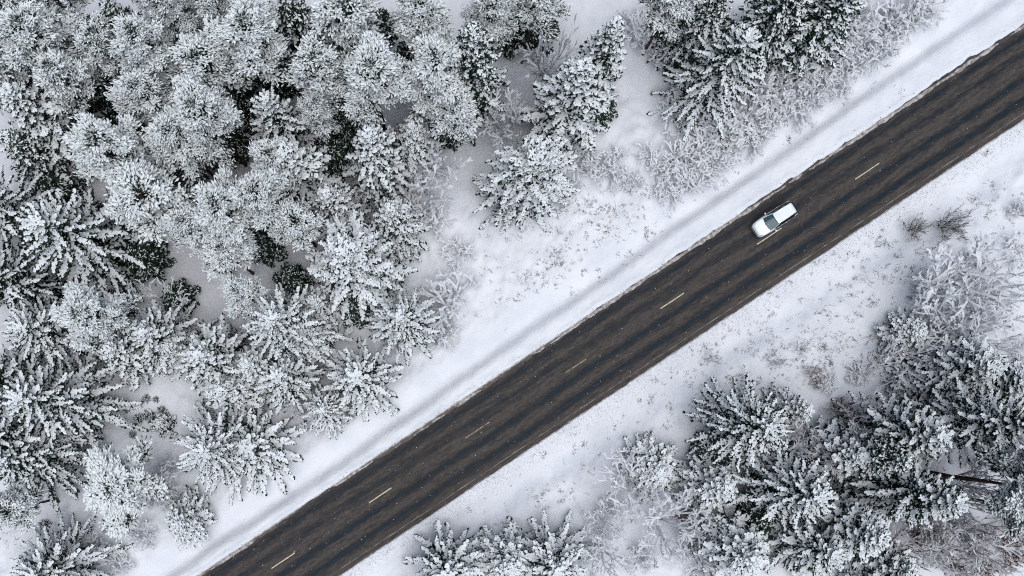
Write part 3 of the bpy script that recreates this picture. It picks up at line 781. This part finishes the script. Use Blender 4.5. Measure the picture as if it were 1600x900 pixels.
 ('B1', 800, 165, 8, 2.6, 'frosted bare tree behind the lone cone-shaped spruce', GB),
 ('B1', 868, 52, 9, 2.7, 'frosted bare tree near the top left of the tall dense spruce', GB),
 ('B2', 1010, 760, 7, 3.2, 'white branching bare tree in front of the lower right wood', GB),
 ('B2', 1065, 835, 8, 3.3, 'bare tree with pale boughs near the bottom edge, lower right', GB),
 ('B2', 1560, 430, 9, 4.4, 'wide pale bare tree at the right edge above the dark spruce', GB),
 ('B2', 1525, 505, 7, 3.6, 'tangled pale bare tree left of the right edge, over the bushy spruce', GB),
 ('B3', 1530, 870, 10, 4.2, 'reddish bare tree with long pale limbs in the lower right corner', GB),
 ('B3', 1590, 770, 11, 3.0, 'thin reddish bare tree at the right edge above the corner tree', GB),
 ('B3', 1385, 655, 9, 2.4, 'reddish bare tree by the snowy gap in the lower right wood', GB),
 ('B2', 230, 470, 8, 2.2, 'thin frosted bare tree in the shaded hollow of the left forest', GB),
 ('B3', 1300, 700, 9, 2.6, 'leafless tree between the fan-shaped spruce and the comb-boughed spruce', GB),
]
for t in trees: plant(*t)
for x, y, l in [(1448, 738, 'tall pine showing its long bare trunk beside the tip of the leaning spruce'), (1560, 708, 'tall pine with bare trunk running off the right edge above the reddish trees'),
                (1462, 742, 'tall pine whose trunk runs alongside a twin trunk in the lower right snow gap'), (1500, 775, 'tall pine with thin trunk running off the right edge, lowest of the bare trunks')]:
    plant('P2', x, y, 19, 3.4, l, GPR, False)

# --- shrubs and saplings, placed by their foot
ORD = 'first second third fourth fifth sixth seventh eighth ninth tenth eleventh twelfth thirteenth fourteenth fifteenth sixteenth seventeenth eighteenth nineteenth twentieth twenty-first twenty-second twenty-third twenty-fourth twenty-fifth twenty-sixth twenty-seventh twenty-eighth twenty-ninth thirtieth thirty-first thirty-second thirty-third'.split()
GH = 'frosted shrubs of the roadside thicket'
for k, (x, y, h, R) in enumerate(sorted([(1395, 30, 2.6, 2.0), (1440, 8, 2.2, 1.8), (1345, 62, 2.8, 2.1), (1372, 90, 1.8, 1.4), (1300, 88, 2.8, 2.1), (1310, 125, 2.0, 1.6),
        (1255, 120, 2.6, 2.0), (1262, 158, 1.9, 1.5), (1205, 160, 2.6, 2.1), (1212, 190, 1.8, 1.5), (1155, 190, 2.4, 2.1), (1165, 222, 1.6, 1.4),
        (1105, 225, 2.4, 2.1), (1112, 260, 1.7, 1.5), (1060, 255, 2.2, 1.9), (1068, 290, 1.6, 1.4), (1180, 150, 2.6, 1.8), (1230, 100, 2.8, 1.8), (1290, 60, 2.8, 1.8), (1330, 35, 2.6, 1.7), (1280, 135, 1.8, 1.6), (1235, 172, 1.8, 1.6), (1185, 208, 1.7, 1.6), (1135, 242, 1.7, 1.6), (1085, 275, 1.6, 1.6), (1040, 300, 1.3, 1.3), (1330, 105, 1.8, 1.6), (1385, 65, 1.8, 1.6), (1425, 35, 1.8, 1.5), (1130, 205, 2.4, 1.9), (1080, 240, 2.2, 1.8), (1230, 135, 2.4, 1.9)], key=lambda q: -q[0] + q[1])):
    plant(('H1', 'H2', 'H3')[k % 3], x, y, h, R * 1.25, 'frosted shrub in the verge thicket above the road, %s from its upper right end' % ORD[k], GH, False)
GG = 'frosted shrubs around the glade'
LG = ['pale frosted shrub at the upper end of the snowy glade', 'pale shrub between the pointed spruce and the top of the glade', 'frosted shrub on the right side of the glade below the broad spruce',
      'frosted shrub against the left foot of the broad green-flecked spruce', 'frosted shrub right of the lone cone-shaped spruce, beside its tip', 'frosted shrub right of the lone cone-shaped spruce, at mid height',
      'frosted shrub at the foot of the tall dense spruce, nearest the glade mouth', 'small frosted shrub between the tall dense spruce and the glade mouth', 'low frosted shrub in the glade mouth facing the road',
      'low frosted shrub at the upper left end of the verge thicket', 'frosted shrub behind the lone cone-shaped spruce', 'smallest frosted shrub in the middle of the glade mouth',
      'frosted shrub under the large frosted bare tree', 'frosted shrub on open snow right of the dense spruce']
for k, (x, y, h, R) in enumerate([(1010, 75, 2.4, 2.2), (985, 45, 2.2, 1.8), (1055, 175, 2.2, 1.9), (1075, 140, 2, 1.5), (885, 215, 3, 2.0), (905, 255, 2.6, 1.8), (940, 265, 2.2, 1.7),
        (960, 250, 1.6, 1.3), (985, 285, 1.5, 1.3), (1025, 270, 1.8, 1.5), (870, 175, 2.6, 1.8), (1010, 245, 1.2, 1.1), (670, 340, 2.0, 2.0), (720, 395, 1.6, 1.5)]):
    plant(('H2', 'H1', 'H3')[k % 3], x, y, h, R * 1.2, LG[k], GG, False)
plant('H2', 705, 468, 3.2, 3.2, 'large round pale frosted bush beside the slender star-shaped spruce', 'frosted shrubs around the glade', False)
plant('H1', 690, 520, 2.2, 2.2, 'smaller frosted bush growing at the lower edge of the large round bush', 'frosted shrubs around the glade', False)
GL = 'frosted shrubs in the lower left corner'
LL = ['frosted shrub touching the right side of the fluffy pine', 'frosted shrub at the lower right of the fluffy pine', 'frosted shrub straight below the fluffy pine', 'frosted shrub at the lower left of the fluffy pine',
      'frosted shrub near the bottom edge between the fluffy pine and the road', 'frosted shrub nearest the road below the broad star-shaped spruce', 'frosted shrub at the lower end of the small snowy clearing', 'frosted shrub between the star-shaped spruces and the verge']
for k, (x, y, h, R) in enumerate([(255, 765, 2.2, 2.0), (228, 835, 2, 1.8), (150, 850, 2, 2.0), (105, 865, 1.8, 1.7), (190, 880, 1.8, 1.7), (300, 800, 1.8, 1.6), (270, 735, 1.6, 1.4), (470, 640, 1.4, 1.2)]):
    plant(('H2', 'H3', 'H1')[k % 3], x, y, h, R, LL[k], GL, False)
GR = 'frosted shrubs at the edge of the lower right wood'
LR = ['frosted shrub leading the wood edge at the left, nearest the road', 'frosted shrub above the white branching bare tree', 'frosted shrub between the bottom edge spruces and the white bare tree', 'frosted shrub near the bottom edge under the pale bare trees',
      'frosted shrub right of the white branching bare tree', 'frosted shrub cut by the bottom edge left of the white spruce', 'frosted shrub at the wood edge left of the wide pale bare tree', 'frosted shrub below the larger dark verge bush',
      'frosted shrub at the right edge under the wide pale bare tree', 'frosted shrub below the low bushy spruce', 'frosted shrub right of the low bushy spruce', 'frosted shrub at the upper end of the snowy gap in the wood',
      'low frosted shrub on the verge side of the snowy gap', 'low frosted shrub above the small spruce of the wood edge', 'frosted shrub at the right edge beside the low dark spruce', 'frosted shrub left of the reddish corner tree',
      'frosted shrub between the spruces near the right edge', 'frosted shrub highest up on the right edge']
for k, (x, y, h, R) in enumerate([(955, 790, 1.8, 1.6), (985, 730, 1.8, 1.5), (930, 845, 1.6, 1.4), (1000, 870, 2, 1.8), (1080, 770, 2.2, 1.8), (1100, 890, 2, 1.8), (1440, 460, 1.8, 1.8),
        (1500, 420, 2, 2.0), (1580, 390, 1.8, 1.6), (1480, 560, 2, 1.8), (1550, 480, 2.2, 2.0), (1400, 610, 1.6, 1.6), (1340, 585, 1.3, 1.5), (1290, 600, 1.2, 1.4), (1590, 560, 2, 2), (1450, 850, 2, 2.0), (1530, 720, 2, 2.0), (1590, 330, 1.5, 1.2)]):
    plant(('H3', 'H1', 'H2')[k % 3], x, y, h, R, LR[k], GR, False)
GRR = 'reddish shrubs in the lower right wood'
for k, (x, y, h, R) in enumerate(sorted([(1310, 640, 1.6, 1.6), (1345, 660, 1.4, 1.4), (1470, 820, 1.8, 2.0), (1520, 840, 1.8, 2.0), (1570, 800, 1.8, 1.8), (1575, 870, 1.8, 2.0), (1440, 830, 1.8, 1.9), (1530, 885, 1.8, 2.0), (1590, 835, 1.8, 1.9), (1480, 880, 1.8, 1.9), (1550, 840, 1.6, 1.7), (1270, 590, 1.0, 1.3), (1065, 805, 1.4, 1.2)], key=lambda q: q[0])):
    plant('R1', x, y, h, R, 'reddish leafless shrub in the lower right wood, %s from the left' % ORD[k], GRR, False)
GW = 'dark bare bushes on the right verge'
plant('W1', 1475, 352, 2.8, 2.2, 'larger dark leafless bush on the snowy verge right of the road', GW, False)
plant('W1', 1430, 360, 1.7, 1.5, 'smaller dark leafless bush left of the larger one on the right verge', GW, False)
for x, y, h, R, l in [(1115, 560, 1.4, 1.0, 'thin weed-like bush nearest the road above the fan-shaped spruce'), (1205, 560, 1.6, 1.1, 'thin leafless bush on the verge above the fan-shaped spruce'),
                      (1245, 545, 1.6, 1.0, 'thin leafless bush on the verge right of its twin above the fan-shaped spruce')]:
    plant('R2', x, y, h, R, l, 'thin bushes on the right verge', False)
plant('F1', 258, 662, 1.8, 1.3, 'single dark little spruce in the small snowy clearing', 'saplings in the snowy clearing', False)
for x, y, s in [(217, 655, .5), (231, 649, .5), (241, 652, .5), (230, 623, .4), (244, 624, .3), (254, 641, .4), (208, 680, .35), (211, 701, .4), (142, 710, .3), (132, 726, .25), (198, 643, .2)]:
    plant('F2', x, y, s * 1.4, s, 'tiny dark seedling tuft poking through snow in the small clearing', 'saplings in the snowy clearing', False)
plant('F2', 72, 820, .7, .55, 'dark seedling tuft alone on the snow in the lower left corner', 'saplings in the snowy clearing', False)
GU = 'half-hidden young spruces under the forest canopy'
LU = 'dark shaded young spruce half hidden under taller trees'
for x, y, h, R in [(270, 40, 5, 1.8), (170, 160, 5, 1.8), (255, 170, 5, 1.7), (415, 110, 5, 1.8), (470, 60, 5, 1.8), (600, 60, 5, 1.6), (540, 210, 4, 1.6), (480, 290, 4, 1.7), (420, 390, 4, 1.8), (240, 410, 5, 2.0),
                   (290, 470, 4, 1.7), (700, 215, 4, 1.5), (790, 60, 6, 2.0), (830, 60, 6, 2.2), (1040, 60, 4, 1.8), (860, 230, 4, 1.5), (100, 300, 5, 2.2), (1220, 70, 4, 1.8), (1060, 110, 3, 1.4), (340, 250, 4, 1.4), (90, 220, 5, 1.8), (120, 60, 6, 2), (190, 110, 6, 2), (330, 60, 6, 2), (290, 130, 6, 2), (380, 160, 6, 2), (440, 130, 6, 2), (520, 110, 6, 2), (560, 170, 6, 2), (640, 120, 6, 2), (60, 150, 6, 2), (110, 220, 6, 2), (200, 230, 6, 2.2), (370, 230, 5, 2), (430, 210, 5, 2), (520, 250, 5, 2), (150, 350, 5, 2), (300, 300, 5, 2), (360, 370, 4, 1.8), (180, 480, 5, 2), (300, 540, 4, 1.8), (90, 560, 5, 2), (500, 530, 3, 1.5), (460, 440, 4, 1.6), (560, 480, 4, 1.8), (1120, 130, 4, 2), (1290, 30, 5, 2), (930, 180, 4, 1.8), (1230, 730, 5, 2), (1170, 800, 5, 2), (1310, 800, 5, 2), (1250, 860, 5, 2), (1580, 620, 4, 2), (1110, 700, 4, 1.8)]:
    plant('U1', x, y, h, R * 1.15, LU, GU, False)

# ------------------------------------------------------------------ grass, stubble, falling snow: nobody could count these
def px_to_uv(x, y):
    p = at(x, y); u, v = xy2uv(p[None, :]); return float(u[0]), float(v[0])
def grass(name, label, seed, regions, mat, size, width):
    rng = np.random.default_rng(seed); P0 = []; P1 = []
    for (cx, cy, rx, ry, n, tuft) in regions:
        cen = [(cx + rng.normal(0, rx), cy + rng.normal(0, ry)) for q in range(max(3, n // 5))]
        for i in range(int(n * 1.25)):
            x, y = cen[int(rng.integers(len(cen)))] if rng.random() < .75 else (cx + rng.normal(0, rx), cy + rng.normal(0, ry))
            x += rng.normal(0, 5.0); y += rng.normal(0, 3.5)
            c = at(x, y)[:2]
            a0 = rng.uniform(0, 6.28)
            for k in range(int(rng.integers(2, tuft + 1))):
                a = a0 + rng.normal(0, .7); l = size * rng.uniform(.4, 1.3)
                p = c + rng.normal(0, .10, 2)
                P0.append((p[0], p[1], 0)); P1.append((p[0] + math.cos(a) * l, p[1] + math.sin(a) * l, l * rng.uniform(.15, .8)))
    P0 = np.array(P0); P1 = np.array(P1)
    u, v = xy2uv(P0); ok = (v > 4.2) | (v < -4.6)
    P0 = P0[ok]; P1 = P1[ok]; g = ground_h(u[ok], v[ok]); P0[:, 2] += g - .03; P1[:, 2] += g
    mb = MB(); segs(mb, P0, P1, width, width * .5, 3)
    return tag(obj(name, mb.mesh(name, mat)), label, 'grass', kind='stuff')
grass('dead_grass', 'dark dead grass stalks poking through the snow of both verges', 3,
      [(930, 340, 60, 28, 130, 9), (880, 390, 55, 28, 120, 8), (830, 430, 35, 25, 60, 7), (990, 330, 30, 25, 50, 8), (780, 440, 25, 50, 40, 6), (1020, 290, 30, 15, 50, 7),
       (1290, 480, 80, 50, 170, 7), (1380, 420, 70, 45, 170, 7), (1200, 540, 60, 35, 130, 7), (1270, 560, 70, 30, 200, 8), (1050, 650, 60, 40, 90, 7), (950, 720, 60, 40, 80, 7),
       (860, 770, 60, 35, 50, 7), (760, 840, 60, 25, 50, 7), (1560, 320, 50, 30, 90, 7), (1480, 420, 60, 40, 160, 8), (1130, 600, 60, 25, 90, 7), (60, 850, 40, 25, 30, 6), (1390, 570, 50, 30, 120, 7),
       (520, 640, 14, 10, 16, 6), (1110, 290, 30, 15, 20, 6), (1250, 200, 30, 15, 16, 6), (1330, 140, 30, 12, 16, 6)], M['dead_grass'], .24, .014)
rng = np.random.default_rng(8)
n = 16000
uu = rng.uniform(-60, 120, n); vv = EDGE_R - .12 - np.abs(rng.normal(0, .95, n)) - .15 * rng.random(n)
xy = uv2xy(uu, vv); a = rng.uniform(0, 6.28, n); l = rng.uniform(.03, .13, n)
g = ground_h(uu, vv)
P0 = np.column_stack([xy, g - .02]); P1 = np.column_stack([xy[:, 0] + np.cos(a) * l, xy[:, 1] + np.sin(a) * l, g + l * rng.uniform(.2, .6, n)])
mb = MB(); segs(mb, P0, P1, .011, .006, 3)
tag(obj('grass_stubble', mb.mesh('grass_stubble', M['stubble'])), 'brown grass stubble speckling the thin snow beside the right road edge', 'grass', kind='stuff')
# clods of grit and old snow along the left edge
n = 420
uu = rng.uniform(-60, 120, n); vv = EDGE_L + .1 + np.abs(rng.normal(0, .28, n)) + np.clip((uu - 45) * .006, -.1, .25)
xy = uv2xy(uu, vv); g = ground_h(uu, vv); l = rng.uniform(.04, .16, n) * rng.uniform(.5, 1.2, n); a = ROAD_ANG + rng.normal(0, .4, n)
d = np.column_stack([np.cos(a) * l, np.sin(a) * l, 0 * l])
P = np.column_stack([xy, g + .005])
mb = MB(); clumps(mb, P - d * .5, P + d * .5, l * rng.uniform(.3, .6, n), rng, 5, .6, .35)
tag(obj('road_grit', mb.mesh('road_grit', M['dead_grass'])), 'dark clods of grit scattered on the snow along the left road edge', 'grit', kind='stuff')

n = 13000
rng = np.random.default_rng(77)
P = np.column_stack([rng.uniform(-50, 62, n), rng.uniform(-22, 46, n), rng.uniform(1.5, 68, n)])
l = rng.uniform(.02, .05, n) * (P[:, 2] < 45) + rng.uniform(.008, .018, n) * (P[:, 2] >= 45)
d = unit(np.array([.25, .62, -.75]))[None] * l[:, None] + rng.normal(0, .12, (n, 3)) * l[:, None]
mb = MB(); clumps(mb, P - d * 1.4, P + d * 1.4, l * .6, rng, 4, .8, .4, ((.5, 1.0),))
tag(obj('falling_snow', mb.mesh('falling_snow', M['flake'])), 'loose snowflakes drifting through the air over the road', 'snowfall', kind='stuff')

# ------------------------------------------------------------------ the car
def build_car():
    M['car_paint'] = plain('car_paint', (.63, .68, .72), .3, .15, .5)
    M['car_glass'] = plain('car_glass', (.020, .060, .075), .1, 0, .8)
    M['car_side_glass'] = plain('car_side_glass', (.006, .009, .011), .08, 0, .5)
    M['car_trim'] = plain('car_trim', (.015, .016, .018), .5)
    M['tyre'] = plain('tyre', (.015, .015, .015), .85)
    M['rim'] = plain('rim', (.45, .46, .48), .3, .8)
    M['lamp_clear'] = plain('lamp_clear', (.55, .60, .65), .1, .2)
    M['lamp_red'] = plain('lamp_red', (.30, .015, .015), .2)
    M['plate'] = plain('plate', (.7, .7, .68), .5)
    M['car_snow'] = noisy('car_snow', (.64, .68, .71), (.78, .80, .83), 4, .8, .1)
    root = bpy.data.objects.new('passing_car', None); link(root)
    tag(root, 'silver white estate car with dark windows driving down the road', 'car')
    def grid(name, rows, mat, parent=root, smooth=True, sub=0):
        rows = np.array(rows, float); a, b = rows.shape[:2]
        i = (np.arange(a - 1)[:, None] * b + np.arange(b - 1)[None]).ravel()
        me = bpy.data.meshes.new(name)
        me.from_pydata([tuple(p) for p in rows.reshape(-1, 3)], [], [(int(x), int(x + 1), int(x + b + 1), int(x + b)) for x in i])
        for p in me.polygons: p.use_smooth = smooth
        me.materials.append(mat); o = obj(name, me, parent)
        if sub:
            m = o.modifiers.new('sub', 'SUBSURF'); m.levels = sub; m.render_levels = sub
        return o
    # x runs from the nose (-) to the tail (+)
    st = [(-2.30, .50, .50), (-2.27, .62, .60), (-2.16, .76, .70), (-1.95, .84, .80), (-1.6, .88, .89), (-1.15, .895, .98), (-.8, .90, 1.01), (0, .905, 1.02), (.9, .905, 1.03), (1.6, .89, 1.04), (2.0, .85, 1.04), (2.2, .79, 1.0), (2.29, .70, .90), (2.31, .6, .72)]
    rows = []
    for x, w, z in st:
        half = [(w * .82, .22), (w * .97, .30), (w, .52), (w * .99, z * .75), (w * .955, z - .06), (w * .84, z - .005), (w * .45, z + .025), (0, z + .035)]
        prof = half + [(-a, b) for a, b in half[-2::-1]]
        rows.append([(x, a, b) for a, b in prof])
    first = [[(x * 1.0, y * .0, .36) for x, y, z in rows[0]]]
    last = [[(x, y * .0, .5) for x, y, z in rows[-1]]]
    body = grid('body', first + rows + last, M['car_paint'], sub=1)
    # glasshouse shell: stations (x, half width at belt, belt z, half width at roof, roof z)
    gh = [(-1.12, .70, .985, .66, .99), (-.28, .815, 1.02, .60, 1.455), (.1, .825, 1.02, .625, 1.50), (.8, .82, 1.03, .625, 1.51), (1.45, .80, 1.03, .60, 1.475), (1.78, .78, 1.03, .56, 1.43), (2.16, .70, 1.02, .64, 1.04)]
    rows = []
    for x, wb, zb, wr, zr in gh:
        half = [(wb, zb - .03), (wb * .5 + wr * .5 + .012, (zb + zr) / 2), (wr, zr - .02), (wr * .86, zr + .012), (0, zr + .035)]
        rows.append([(x, a, b) for a, b in half + [(-a, b) for a, b in half[-2::-1]]])
    grid('cabin_frame', rows, M['car_trim'])
    # roof panel with a film of snow on it, slightly proud of the frame
    rr = []
    for x, w, z in [(-.30, .585, 1.475), (-.1, .605, 1.508), (.1, .612, 1.530), (.8, .612, 1.540), (1.45, .588, 1.512), (1.74, .55, 1.475), (1.90, .50, 1.40)]:
        rr.append([(x + .05 * (1 - abs(k)) * (-1 if x < 0 else 0), w * k, z + .025 * (1 - k * k) - .02 * (abs(k) > .9)) for k in (-1, -.85, -.45, 0, .45, .85, 1)])
    roof = grid('roof', rr, M['car_paint'])
    rs = [[(x + .0, w * k, z + .025 * (1 - k * k) + .012) for k in (-.9, -.45, 0, .45, .9)] for x, w, z in [(-.2, .58, 1.495), (.1, .6, 1.532), (.8, .6, 1.542), (1.45, .575, 1.514), (1.7, .53, 1.482)]]
    grid('roof_snow', rs, M['car_snow'], roof)
    def quadgrid(name, a, b, c, d, bulge, mat, parent=root, n=6):
        a, b, c, d = map(np.array, (a, b, c, d)); rows = []
        for i in range(n):
            s = i / (n - 1); r = []
            for j in range(n):
                t = j / (n - 1)
                p = (a * (1 - t) + b * t) * (1 - s) + (d * (1 - t) + c * t) * s
                r.append(p + np.array(bulge) * (1 - (2 * t - 1) ** 2))
            rows.append(r)
        return grid(name, rows, mat, parent)
    ws = quadgrid('windscreen', (-1.13, -.67, 1.005), (-1.13, .67, 1.005), (-.33, .555, 1.468), (-.33, -.555, 1.468), (-.10, 0, .03), M['car_glass'])
    quadgrid('rear_window', (2.19, -.60, 1.07), (2.19, .60, 1.07), (1.93, .47, 1.385), (1.93, -.47, 1.385), (.03, 0, .01), M['car_side_glass'])
    for s in (1, -1):
        for x0, x1, t0, t1 in ((-.72, .0, -.22, .02), (.06, .86, .08, .86), (.93, 1.66, .93, 1.50)):
            quadgrid('side_window', (x0, s * .842, 1.045), (x1, s * .838, 1.05), (t1, s * .652, 1.455), (t0, s * .648, 1.445), (0, s * .012, 0), M['car_side_glass'], n=4)
        # A pillar and roof rail
        def bar(name, pts, r, mat, parent=root):
            pts = np.array(pts, float); mb_ = MB(); segs(mb_, pts[:-1], pts[1:], r, r, 6); return obj(name, mb_.mesh(name, mat), parent)
        bar('windscreen_pillar', [(-1.15, s * .73, .99), (-.72, s * .70, 1.25), (-.30, s * .618, 1.475)], .035, M['car_paint'])
        bar('roof_rail', [(-.1, s * .60, 1.50), (-.02, s * .605, 1.565), (.8, s * .605, 1.585), (1.5, s * .575, 1.555), (1.6, s * .565, 1.49)], .016, M['car_trim'])
        bar('belt_trim', [(-.95, s * .86, 1.02), (0, s * .875, 1.035), (.9, s * .872, 1.045), (1.7, s * .85, 1.045)], .012, M['rim'])
        # door mirror
        mb_ = MB(); rg = np.random.default_rng(1)
        clumps(mb_, [(-.74, s * .86, 1.05)], [(-.70, s * 1.09, 1.09)], [.20], rg, 8, .7, 0, ((.35, .6), (.7, 1.0), (.93, .8)))
        obj('door_mirror', mb_.mesh('door_mirror', M['car_paint']), root)
        # lamps
        quadgrid('headlight', (-2.245, s * .50, .60), (-2.08, s * .80, .66), (-1.86, s * .80, .80), (-2.10, s * .52, .735), (-.035, s * .02, .05), M['lamp_clear'], n=5)
        quadgrid('tail_light', (2.325, s * .56, .78), (2.17, s * .82, .78), (2.10, s * .815, 1.02), (2.25, s * .60, 1.02), (.03, s * .02, .0), M['lamp_red'], n=5)
        for x in (-.35, .62):
            bar('door_handle', [(x, s * .905, .86), (x + .2, s * .907, .86)], .016, M['car_paint'])
        for x in (-1.42, 1.36):
            k = 20; ang = np.arange(k) / k * 2 * np.pi
            def ring(r, y): return [(x + r * math.cos(q), y, .32 + r * math.sin(q)) for q in list(ang) + [0]]
            tyre = grid('wheel', [ring(.2, s * .70), ring(.31, s * .70), ring(.325, s * .73), ring(.325, s * .87), ring(.31, s * .912), ring(.22, s * .915)], M['tyre'])
            grid('rim', [ring(.22, s * .912), ring(.19, s * .895), ring(.06, s * .90), ring(.001, s * .905)], M['rim'], tyre)
            grid('wheel_arch', [ring(.40, s * .907), ring(.345, s * .914), ring(.33, s * .80)], M['car_trim'])
    for y0, y1 in ((.02, .52), (-.5, -.02)):
        mb_ = MB(); segs(mb_, [(-1.26, y0, 1.02)], [(-1.14, y1, 1.065)], .011, .008, 4); obj('wiper', mb_.mesh('wiper', M['car_trim']), ws)
    grid('grille', [[(-2.315, y, z) for y in (-.42, 0, .42)] for z in (.40, .52)], M['car_trim'])
    grid('number_plate', [[(-2.325, y, z) for y in (-.26, .26)] for z in (.32, .42)], M['plate'])
    grid('number_plate', [[(2.325, y, z) for y in (-.26, .26)] for z in (.62, .73)], M['plate'])
    mid = at(1206, 345)
    root.location = (mid[0], mid[1], 0.005)
    root.rotation_euler = (0, 0, ROAD_ANG - .015)
    return root
build_car()
